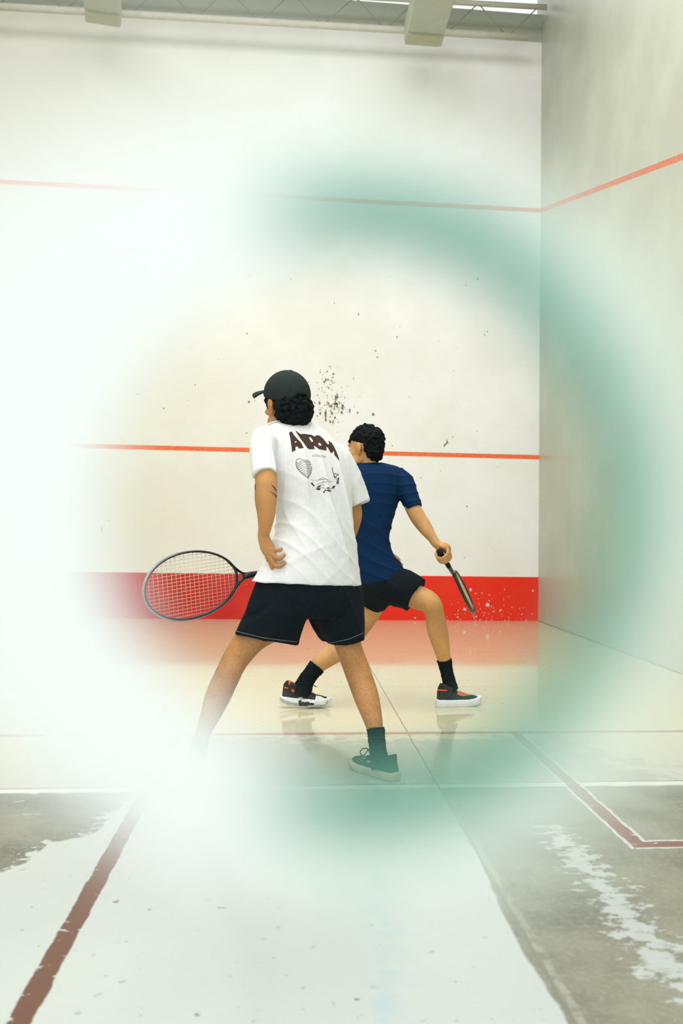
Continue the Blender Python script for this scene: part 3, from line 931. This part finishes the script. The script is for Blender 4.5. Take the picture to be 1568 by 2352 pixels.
# ribbed heart
left = [(385, 890), (380, 930), (395, 975), (405, 1020), (440, 1060), (480, 1105), (520, 1140), (560, 1170), (600, 1205), (640, 1235)]
right = [(690, 880), (715, 930), (725, 975), (730, 1020), (732, 1060), (728, 1100), (718, 1135), (700, 1170), (680, 1205), (660, 1240)]
for (lx, ly), (rx, ry) in zip(left, right):
    pts = []
    for i in range(13):
        u = i / 12; x = lx + (rx - lx) * u; y = ly + (ry - ly) * u + 22 * math.sin(u * math.pi * 2.2 + .4) * min(1, (rx - lx) / 250) + 14 * math.sin(u * 9)
        pts.append((x, y))
    fine.append(stroke(Z(pts), [(.5 + 1.1 * abs(u / 6 - 1)) for u in range(13)]))
fine.append(stroke(Z([(385, 900), (400, 840), (450, 815), (520, 840), (580, 880), (620, 855), (670, 860), (700, 910), (725, 960)]), 1.0))
fine.append(stroke(Z([(385, 890), (390, 960), (410, 1030), (470, 1100), (560, 1175), (650, 1250)]), 1.0))
fine.append(stroke(Z([(735, 1000), (735, 1080), (710, 1160), (655, 1250)]), 1.4))
for p in ([(750, 745), (850, 728), (900, 740), (1060, 765)], [(750, 768), (860, 755), (950, 780), (1060, 785)]): fine.append(stroke(Z(p), .6))
dark2 = [Z([(715, 1365), (750, 1358), (790, 1410), (815, 1435), (780, 1442), (745, 1405)]), Z([(830, 1500), (900, 1480), (945, 1490), (915, 1525), (870, 1520)]),
         Z([(1060, 1520), (1120, 1512), (1185, 1550), (1140, 1562), (1095, 1545)]), Z([(1195, 1465), (1225, 1430), (1270, 1425), (1240, 1485), (1205, 1490)]), Z([(1070, 1480), (1110, 1462), (1160, 1480), (1120, 1490)]),
         Z([(985, 1580), (1050, 1520), (1070, 1525), (1010, 1590)]), Z([(1295, 1325), (1330, 1300), (1352, 1318), (1320, 1342)]), Z([(1225, 1215), (1265, 1215), (1300, 1235), (1260, 1250)]),
         Z([(1310, 1280), (1345, 1240), (1355, 1285), (1330, 1300)]), Z([(1285, 1370), (1320, 1350), (1360, 1362), (1320, 1390)]), Z([(850, 1465), (930, 1420), (950, 1430), (880, 1478)])]
for p, w in (([(890, 1300), (930, 1280), (990, 1290), (1050, 1270), (1110, 1310)], 1.2), ([(800, 1310), (900, 1300), (980, 1240), (1050, 1262)], .6), ([(840, 1400), (930, 1370), (1020, 1350), (1100, 1340), (1200, 1330)], .7),
             ([(850, 1455), (940, 1410), (1000, 1395), (1020, 1415), (980, 1420)], .8), ([(1205, 1010), (1205, 1080), (1225, 1150), (1250, 1210)], 1.6), ([(1220, 1150), (1270, 1150), (1310, 1180), (1350, 1170)], 1.6),
             ([(1230, 1200), (1280, 1240), (1310, 1200), (1345, 1180)], 1.2), ([(1260, 1240), (1300, 1290), (1350, 1240)], 1.0), ([(1290, 1350), (1350, 1330)], 1.2), ([(725, 1290), (790, 1300), (760, 1340)], .6), ([(820, 1500), (900, 1465), (1000, 1470), (1060, 1520)], .8),
             ([(1070, 1480), (1140, 1500), (1200, 1490)], .8), ([(960, 1360), (1000, 1330), (1060, 1350)], .6)):
    fine.append(stroke(Z(p), w))
decal('back_print', ink + [[p] for p in dark2] + [[p] for p in fine], cb, (MAT['brown_ink'], MAT['grey_ink']), TS1, mi=[0, 0] + [0] * len(dark2) + [1] * len(fine), off=.0012, cell=3.0)
decal('collar', [stroke([(614, 977), (622, 972.5), (636, 968.5), (652, 966.8), (668, 966.5), (686, 968.5), (700, 971.5), (712, 976)], 3.0)], cb, (MAT['cotton'],), TS1, off=.003, cell=3)
# tattoo on the left forearm
bb = bvh_of(P1)
Z2 = lambda L: K(L, (540, 830), 4.3556)
decals('tattoo', [[Z2([(358, 1232), (385, 1250), (418, 1292), (412, 1305)])], [Z2([(345, 1302), (375, 1312), (415, 1340), (416, 1372), (385, 1328)])], [stroke(Z2([(205, 1230), (198, 1262), (204, 1285)]), 1.6)]], bb, (MAT['tattoo'],), P1, off=.001, cell=3)

# black shorts
sh1 = Vol()
sh1.slabs([(592, 1322, 812, 1326, 3.50, 3.68, .115), (583, 1345, 826, 1348, 3.49, 3.69, .125), (573, 1375, 830, 1378, 3.485, 3.70, .130), (563, 1402, 833, 1405, 3.49, 3.70, .115), (568, 1414, 828, 1420, 3.50, 3.70, .09)], n=48)
sh1.slabs([(576, 1365, 712, 1368, 3.50, 3.62, .125), (563, 1400, 708, 1405, 3.50, 3.62, .125), (549, 1430, 697, 1440, 3.51, 3.61, .115), (538, 1456, 684, 1480, 3.52, 3.60, .105)], n=40)
sh1.slabs([(690, 1368, 830, 1370, 3.60, 3.72, .12), (708, 1405, 834, 1405, 3.62, 3.72, .12), (726, 1440, 836, 1432, 3.63, 3.72, .11), (752, 1484, 834, 1459, 3.64, 3.72, .095)], n=40)
sh1.slabs([(700, 1400, 790, 1404, 3.66, 3.74, .05), (715, 1440, 790, 1440, 3.67, 3.74, .05), (738, 1474, 795, 1472, 3.68, 3.74, .05)], n=24)
S1 = sh1.build('shorts', MAT['black_cloth'], P1, .0045, 3, folds(.006, [(26, 10, 16, 1.0, 1, 1.0), (-20, 8, 22, 2.5, .7, 1.1)]))
cbs = bvh_of(S1)
decals('hem_stitching', [stroke([(543, 1450), (600, 1464), (650, 1471), (682, 1474)], .7), stroke([(757, 1477), (800, 1468), (833, 1454)], .7)], cbs, (MAT['frame_grey'],), S1, off=.001, cell=4)

# socks and shoes
sock(P1, [(862.5, 1672, 3.564, 20.5), (864, 1690, 3.555, 20), (867, 1718, 3.541, 19.5), (871, 1745, 3.526, 21), (874, 1765, 3.518, 22)], MAT['sock'])
sock(P1, [(462, 1697, 3.49, 19), (457, 1715, 3.488, 18), (452, 1740, 3.485, 18.5), (449, 1765, 3.48, 19)], MAT['sock'])
heel = G(907, 1793); toe = G(822, 1764)
Mh = frame3(V((heel.x, heel.y, 0)), V((toe.x, toe.y, 0)))
L1 = (toe - heel).length
sr, so_, su_ = shoe('shoe', Mh, .265, P1, MAT['gum'], MAT['canvas'], .030, .004, 1.0, .006)
cbS = bvh_of(su_, so_)
pts = [W(*q) for q in [(848, 1727, 3.50), (842, 1719, 3.49), (832, 1720, 3.49), (827, 1727, 3.49), (829, 1733, 3.5), (836, 1734, 3.51), (845, 1722, 3.5), (851, 1718, 3.5)]]
pp = [np.array(p) for p in pts]; sm = [V(Vol.cr(pp, i / 5)) for i in range((len(pp) - 1) * 5 + 1)]
wire(sm, .0022, 'lace', MAT['lace'], sr, n=8)
K9 = lambda L: K(L, (780, 1640), 9.8)
decals('lacing', [stroke(K9([(520, 960), (600, 930), (650, 870)]), 1.4), stroke(K9([(480, 990), (560, 1010), (600, 960)]), 1.4), stroke(K9([(440, 1020), (520, 1060)]), 1.2)], cbS, (MAT['rubber_grey'],), sr, off=.0015, cell=3)
decals('side_mark', [stroke(K9([(610, 1050), (650, 1090), (700, 1060)]), 1.1), stroke(K9([(640, 1040), (670, 1060), (650, 1070)]), .9)], cbS, (MAT['rubber_white'],), sr, off=.0015, cell=3)
heel = V((-.325, 3.44, 0)); toe = V((-.415, 3.68, 0))
sl, a_, c_ = shoe('shoe', frame3(heel, toe), .265, P1, MAT['gum'], MAT['canvas'], .030, .004, 1.0, .006)

racket(RB1, RT1, V((.10, .02, 1)), .405, .262, (RT1 - RB1).length, 'black and grey racket swung low at left, held by the person in the white t-shirt', MAT['frame_black'], MAT['string'], .0018, tipgrey=True, nm=18, nc=20)

# ================================================================== PLAYER IN THE BLUE SHIRT
b2 = Vol()
H2 = head_frame(W(838, 1030, 4.97), (-.80, .58, -.14), (-.05, .05, 1), .97)
add_head(b2, H2)
b2.limb([(838, 1045, 4.97, 21), (846, 1070, 4.97, 23), (852, 1090, 4.97, 30)])
b2.slabs([(815, 1072, 890, 1070, 4.95, 5.0, .06), (812, 1088, 908, 1090, 4.91, 5.01, .06), (812, 1130, 910, 1130, 4.90, 5.01, .08), (820, 1190, 888, 1190, 4.92, 5.0, .085), (825, 1240, 880, 1240, 4.92, 4.99, .085),
          (828, 1290, 893, 1285, 4.91, 4.99, .09), (832, 1335, 910, 1325, 4.91, 4.99, .095), (848, 1368, 900, 1360, 4.93, 4.99, .08)])
b2.limb([(915, 1105, 4.965, 14), (934, 1140, 4.935, 16), (956, 1182, 4.90, 18.5), (976, 1212, 4.87, 16.5), (993, 1236, 4.84, 11.5), (1003, 1250, 4.82, 10.5)])
RB2, RT2 = W(1009, 1266, 4.76), W(1084, 1389, 5.35)
ax2 = (RT2 - RB2).normalized(); P2c = RB2 + ax2 * .055
back2 = (W(1010, 1240, 4.85) - P2c).normalized() * .8 + RT * .6
fist(b2, P2c, ax2, back2)
hp2 = P2c + (back2 - ax2 * back2.dot(ax2)).normalized() * .043
b2.tube([W(993, 1236, 4.84), W(1003, 1250, 4.82), hp2 - ax2 * .012, hp2 + ax2 * .01], [.027, .025, .028, .026], [1, .9, .7, .6])
b2.limb([(820, 1105, 4.94, 14), (811, 1145, 4.98, 16), (818, 1195, 5.08, 17), (850, 1240, 5.12, 15), (886, 1274, 5.12, 11), (900, 1283, 5.10, 12, .6), (910, 1289, 5.08, 11, .5)])
for i, (dx, dy) in enumerate([(0, 0), (-3, 5), (-7, 10), (-12, 14)]):
    finger(b2, [(907 + dx, 1285 + dy, 5.09), (916 + dx, 1291 + dy, 5.07), (923 + dx, 1297 + dy, 5.05)], .0085)
finger(b2, [(895, 1278, 5.1), (905, 1280, 5.11), (914, 1284, 5.12)], .009)
b2.limb([(893, 1350, 4.94, 28), (925, 1360, 4.90, 29), (960, 1372, 4.87, 28), (988, 1386, 4.84, 25), (998, 1412, 4.85, 22), (1004, 1445, 4.87, 24), (1012, 1480, 4.89, 20.5), (1019, 1512, 4.90, 15.5), (1026, 1545, 4.91, 12), (1032, 1572, 4.92, 12.5)])
b2.limb([(870, 1358, 4.95, 26), (850, 1398, 4.97, 28), (822, 1440, 4.98, 27), (800, 1468, 4.97, 25), (776, 1492, 4.95, 25), (750, 1512, 4.93, 21.5), (728, 1530, 4.91, 18), (708, 1556, 4.90, 14), (694, 1580, 4.89, 13.5)])
P2 = b2.build('person', MAT['skin2'], None, .0045, 3)
tag(P2, 'person with short black hair, navy t-shirt and black shorts striding beside the red board', 'person')
add_eyes(H2, P2)
h2 = Vol()
h2.ell(H2, (-.020, 0, .052), (.094, .082, .078)); h2.ell(H2, (-.055, 0, .005), (.055, .070, .065)); h2.ell(H2, (-.070, 0, -.045), (.032, .050, .035))
sphere_hair(h2, H2, lambda p: (p.z > .045 and p.x < .075) or (p.x < -.035 and p.z > -.06), 420, .0125, 9, .005, (-.018, 0, .035), (.100, .083, .095))
sphere_hair(h2, H2, lambda p: p.x < -.045, 120, .012, 11, .004, (-.055, 0, -.03), (.045, .062, .050))
h2.build('hair', MAT['hair'], P2, .0035, 1)
s2 = Vol()
s2.slabs([(818, 1064, 876, 1062, 4.93, 4.99, .045), (812, 1069, 893, 1066, 4.92, 5.01, .06), (802, 1078, 915, 1073, 4.90, 5.02, .085), (797, 1095, 930, 1090, 4.885, 5.03, .105), (799, 1125, 925, 1122, 4.88, 5.03, .118), (803, 1160, 911, 1158, 4.88, 5.02, .122),
          (808, 1200, 898, 1198, 4.88, 5.01, .120), (811, 1240, 890, 1237, 4.885, 5.005, .12), (813, 1275, 899, 1268, 4.88, 5.01, .125), (818, 1310, 914, 1287, 4.875, 5.01, .13), (823, 1337, 924, 1302, 4.87, 5.01, .133), (829, 1356, 921, 1318, 4.87, 5.01, .133)], n=48)
s2.limb([(905, 1092, 4.99, 22), (925, 1108, 4.965, 26, 1.1), (938, 1138, 4.94, 23, 1.2), (952, 1168, 4.915, 19.5, 1.3)], cap=False)
s2.limb([(900, 1088, 4.99, 16), (914, 1095, 4.97, 22)], cap=True)
s2.limb([(830, 1085, 4.92, 18), (814, 1105, 4.93, 24), (808, 1140, 4.95, 25), (808, 1165, 5.0, 23)], cap=False)
TS2 = s2.build('t_shirt', MAT['navy'], P2, .0045, 3, folds(.005, [(20, 10, 40, .4, 1.0, 1.0), (-14, 12, 52, 1.9, .8, 1.2)]))
sh2 = Vol()
sh2.slabs([(826, 1318, 918, 1296, 4.88, 5.0, .12), (828, 1345, 930, 1318, 4.87, 5.0, .128), (832, 1372, 925, 1345, 4.88, 5.0, .125), (835, 1388, 905, 1370, 4.9, 5.0, .10)], n=40)
sh2.tube([W(880, 1345, 4.93), W(910, 1348, 4.91), (W(935, 1356, 4.89)), W(954, 1367, 4.87)], [.098, .110, .106, .098], [1.15, 1.1, 1.1, 1.0], n=32, cap=False)
sh2.tube([W(872, 1355, 4.94), W(858, 1376, 4.96), W(848, 1392, 4.97), ], [.10, .088, .072], [1.1, 1.1, 1.1], n=32, cap=False)
S2 = sh2.build('shorts', MAT['black_cloth'], P2, .0045, 3, folds(.005, [(30, 10, 18, 1.0, 1, 1.0), (-24, 8, 26, 2.5, .7, 1.1)]))
sock(P2, [(1020, 1515, 4.901, 17.5), (1025, 1540, 4.909, 15), (1031, 1565, 4.918, 15.5), (1036, 1585, 4.924, 17)], MAT['sock'])
sock(P2, [(728, 1530, 4.91, 20.5), (716, 1545, 4.904, 18.5), (703, 1563, 4.897, 19), (695, 1582, 4.89, 21.5), (690, 1598, 4.888, 20)], MAT['sock'])
# near (trailing) shoe, seen from the side, heel lifted a little
heel = W(646, 1611, 4.885); toe = G(750, 1624); heel.z = max(heel.z, .012)
tz = V((toe.x, toe.y + .02, .0))
Ms = frame3(V((heel.x, 4.88, .022)), V((tz.x, 4.90, .0)))
sA, soA, suA = shoe('shoe', Ms, .262, P2, MAT['rubber_white'], MAT['shoe_black'], .040, .020, 1.0, .016, .004)
bA = bvh_of(soA, suA)
T = lambda L: K(L, (620, 1500), 9.8)
decals('outsole_rim', [T([(190, 1000), (225, 985), (330, 1060), (480, 1110), (640, 1135), (650, 1200), (540, 1195), (400, 1165), (260, 1100)]), T([(800, 1210), (860, 1175), (980, 1170), (1120, 1165), (1235, 1140), (1250, 1070), (1300, 1055), (1305, 1120), (1250, 1195), (1100, 1222), (900, 1232)])], bA, (MAT['rubber_grey'],), sA, off=.0015, cell=3)
decal('heel_panel', [T([(635, 1070), (700, 1060), (720, 1100), (800, 1100), (880, 1100), (960, 1125), (1000, 1140), (980, 1170), (860, 1172), (800, 1205), (700, 1215), (650, 1195)])], bA, (MAT['shoe_black'],), sA, off=.0016, cell=3)
decal('zigzag', [T([(625, 1005), (740, 980), (742, 1040), (800, 1022), (815, 1050), (885, 1038), (915, 1078), (1010, 1068), (1005, 1115), (890, 1122), (862, 1080), (770, 1108), (772, 1070), (708, 1098), (705, 1030), (640, 1052)])], bA, (MAT['rubber_white'],), sA, off=.0026, cell=3)
decal('toe_cap', [T([(1030, 965), (1120, 970), (1200, 1010), (1290, 1050), (1250, 1110), (1240, 1150), (1120, 1165), (1010, 1130), (1010, 1060)])], bA, (MAT['mesh_white'],), sA, off=.0018, cell=3)
decals('orange_trim', [T([(430, 600), (450, 560), (475, 562), (465, 640), (440, 718), (420, 715)]), T([(330, 760), (410, 772), (410, 805), (330, 792)]), T([(478, 812), (500, 818), (520, 812), (552, 848), (520, 882), (490, 862)]), T([(900, 830), (925, 840), (945, 880), (935, 905), (900, 905), (885, 875)]), T([(950, 875), (990, 888), (1000, 920), (975, 920)]),
                      stroke(T([(725, 870), (690, 895), (750, 945), (795, 965)]), 1.3)], bA, (MAT['orange'],), sA, off=.003, cell=2)
decals('lace', [stroke(T([(885, 885), (860, 930), (820, 962)]), 2.2), stroke(T([(1000, 900), (1045, 955)]), 1.0)], bA, (MAT['mesh_white'],), sA, off=.003, cell=2)
wire([W(714, 1571, 4.87), W(720, 1574, 4.87), W(727, 1578, 4.87)], .0022, 'lace_tip', MAT['lace'], sA)
# leading shoe
heel = V((G(1003, 1621).x, 4.90, 0)); toe = V((G(1095, 1621).x, 4.94, 0))
sB, soB, suB = shoe('shoe', frame3(heel, toe), .250, P2, MAT['rubber_white'], MAT['shoe_black'], .038, .020, 1.0, .012, .004)
bB = bvh_of(soB, suB)
TB = lambda L: K(L, (960, 1480), 9.8)
decal('toe_cap', [TB([(905, 985), (1000, 985), (1060, 1050), (1180, 1095), (1250, 1140), (1010, 1170), (880, 1140), (880, 1080)])], bB, (MAT['coral'],), sB, off=.002, cell=3)
decals('orange_trim', [TB([(420, 1015), (650, 1020), (650, 1045), (430, 1045)])], bB, (MAT['orange'],), sB, off=.003, cell=3)
decal('heel_panel', [TB([(570, 800), (650, 800), (650, 930), (570, 950)])], bB, (simple('dark_red_mesh', (.10, .01, .012), .6, .1, 40),), sB, off=.0035, cell=3)

racket(RB2, RT2, (W(1031, 1290, 4.9) - W(1022, 1303, 4.9)).normalized() * .14 + (FW * 1.0), .385, .235, (RT2 - RB2).length, 'dark racket pointing down and away, held by the person in the navy t-shirt', MAT['frame_black'], MAT['string'], .0022, beam=.010)

# ------------------------------------------------------------------ blurred ring close to the lens
RD = .10
RC = EYE + ray(792, 1166) * RD
ring_root = bpy.data.objects.new('translucent_ring', None); COL.objects.link(ring_root)
ring_root.matrix_world = Matrix.Translation(RC) @ M3.to_4x4()
tag(ring_root, 'large blurred translucent teal plastic ring with painted white haze right before the viewer', 'ring')
px = RD / FPX


def ring_mat():
    b = NB('teal_plastic_painted_haze'); c = b.coord(); x, y, z = b.xyz(c)[:3]
    x = b.mul(x, 1 / px); y = b.mul(y, 1 / px)      # ring radii below are in thousandths of its focal size
    r = b.op('SQRT', b.add(b.mul(x, x), b.mul(y, y)))
    nx = b.op('DIVIDE', x, r); ny = b.op('DIVIDE', y, r)
    d = b.add(b.mul(nx, -.85), b.mul(ny, .5))
    spread = b.add(b.add(b.ss(d, .1, 1.0, 230, 440), b.ss(nx, .6, 1.0, 0, 60)), b.mul(b.ss(ny, .5, 1.0), -110))
    spread = b.sub(spread, b.mul(b.mul(b.ss(nx, .05, -.45), b.ss(ny, -.2, -.65)), 110))
    left_haze = b.ss(nx, .05, -.45)  # white haze and light from the left, painted into colour and opacity
    q = b.op('DIVIDE', b.mx(b.sub(r, b.add(665, b.mx(b.mul(b.mul(left_haze, b.ss(ny, 1.0, .6)), 150), b.mx(b.ss(ny, .35, .85, 0, 70), b.ss(ny, -.5, -.95, 0, 75))))), 0.0), spread)
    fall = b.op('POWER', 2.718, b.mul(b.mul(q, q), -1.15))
    rise = b.ss(b.add(r, b.mul(left_haze, 30)), 515, 672)
    amp = b.add(b.add(.88, b.mul(left_haze, .20)), b.mul(b.ss(ny, -.5, -1.0), .05))
    edge = b.ss(r, 1500, 1250)
    al = b.mul(b.mul(b.mul(rise, fall), amp), edge, clamp=True)
    teal = b.mix(b.ss(ny, -.2, .9), (.125, .315, .245), (.125, .325, .285))
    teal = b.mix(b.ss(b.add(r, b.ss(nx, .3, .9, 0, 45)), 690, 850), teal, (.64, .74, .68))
    col = b.mix(left_haze, teal, (.72, .77, .765))
    tr = b.n.new('ShaderNodeBsdfTransparent'); df = b.n.new('ShaderNodeBsdfDiffuse'); tl = b.n.new('ShaderNodeBsdfTranslucent')
    b.put(df.inputs[0], col); b.put(tl.inputs[0], col)
    m1 = b.n.new('ShaderNodeMixShader'); m1.inputs[0].default_value = .5; b.l.new(df.outputs[0], m1.inputs[1]); b.l.new(tl.outputs[0], m1.inputs[2])
    m2 = b.n.new('ShaderNodeMixShader'); b.l.new(al, m2.inputs[0]); b.l.new(tr.outputs[0], m2.inputs[1]); b.l.new(m1.outputs[0], m2.inputs[2])
    b.l.new(m2.outputs[0], b.out.inputs[0]); return b.m


prof = [(495, 0), (520, 6), (600, 10), (660, 10), (740, 4), (840, -8), (940, -24), (1080, -50), (1250, -80), (1500, -120)]
vs = []; fs = []; n = 96
for r, z in prof:
    for k in range(n):
        a = 2 * math.pi * k / n; vs.append(V((math.cos(a) * r * px, math.sin(a) * r * px, -z * px)))
for i in range(len(prof) - 1):
    for k in range(n): fs.append((i * n + k, (i + 1) * n + k, (i + 1) * n + (k + 1) % n, i * n + (k + 1) % n))
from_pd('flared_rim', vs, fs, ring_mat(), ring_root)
# the stand that carries the ring, beside the viewer and outside the picture
Mi = ring_root.matrix_world.inverted()
e0 = ring_root.matrix_world @ V((-1450 * px, 0, 112 * px)); sx = e0.x - .05
pl = [Mi @ V((sx, e0.y, .012)), Mi @ V((sx, e0.y, .5)), Mi @ V((sx, e0.y, e0.z + .03))]
wire(pl, .005, 'stand_pole', MAT['thinrod'], ring_root, n=12)
wire([Mi @ V((sx - .01, e0.y, e0.z)), Mi @ V((sx + .02, e0.y, e0.z)), Mi @ e0], [.004, .004, .002], 'clamp_arm', MAT['thinrod'], ring_root, n=10)
wire([Mi @ V((sx, e0.y, 0)), Mi @ V((sx, e0.y, .008)), Mi @ V((sx, e0.y, .014))], [.10, .10, .012], 'stand_base', MAT['frame_black'], ring_root, n=32)

# ------------------------------------------------------------------ light
w = bpy.data.worlds.new('world'); scene.world = w; w.use_nodes = True
w.node_tree.nodes['Background'].inputs[0].default_value = (.93, .98, 1, 1)
w.node_tree.nodes['Background'].inputs[1].default_value = 1.15


def area(name, loc, rot, sx, sy, e, col=(1, 1, 1), spread=None):
    l = bpy.data.lights.new(name, 'AREA'); l.shape = 'RECTANGLE'; l.size = sx; l.size_y = sy; l.energy = e; l.color = col
    if spread: l.spread = spread
    o = bpy.data.objects.new(name, l); COL.objects.link(o); o.location = loc; o.rotation_euler = rot; return o


area('skylight', (-.5, 3.5, 7.3), (0, 0, 0), 5.5, 7.0, 570, (.985, .99, 1.0))
area('ring_fill', (-.42, -.34, 1.22), (math.radians(72), 0, math.radians(-40)), .25, .25, .12, (.93, .98, 1), math.radians(60))  # added unseen fill light that whitens the ring's left side
area('rear_fill', (-1.6, -.9, 2.6), (math.radians(82), 0, math.radians(-12)), 3.5, 3.0, 60, (1, .97, .90))  # unseen broad area light behind the viewer, filling the court

scene.view_settings.view_transform = 'Standard'
scene.view_settings.look = 'None'
scene.view_settings.exposure = 0
scene.cycles.use_denoising = True
scene.cycles.max_bounces = 8
scene.cycles.transparent_max_bounces = 16
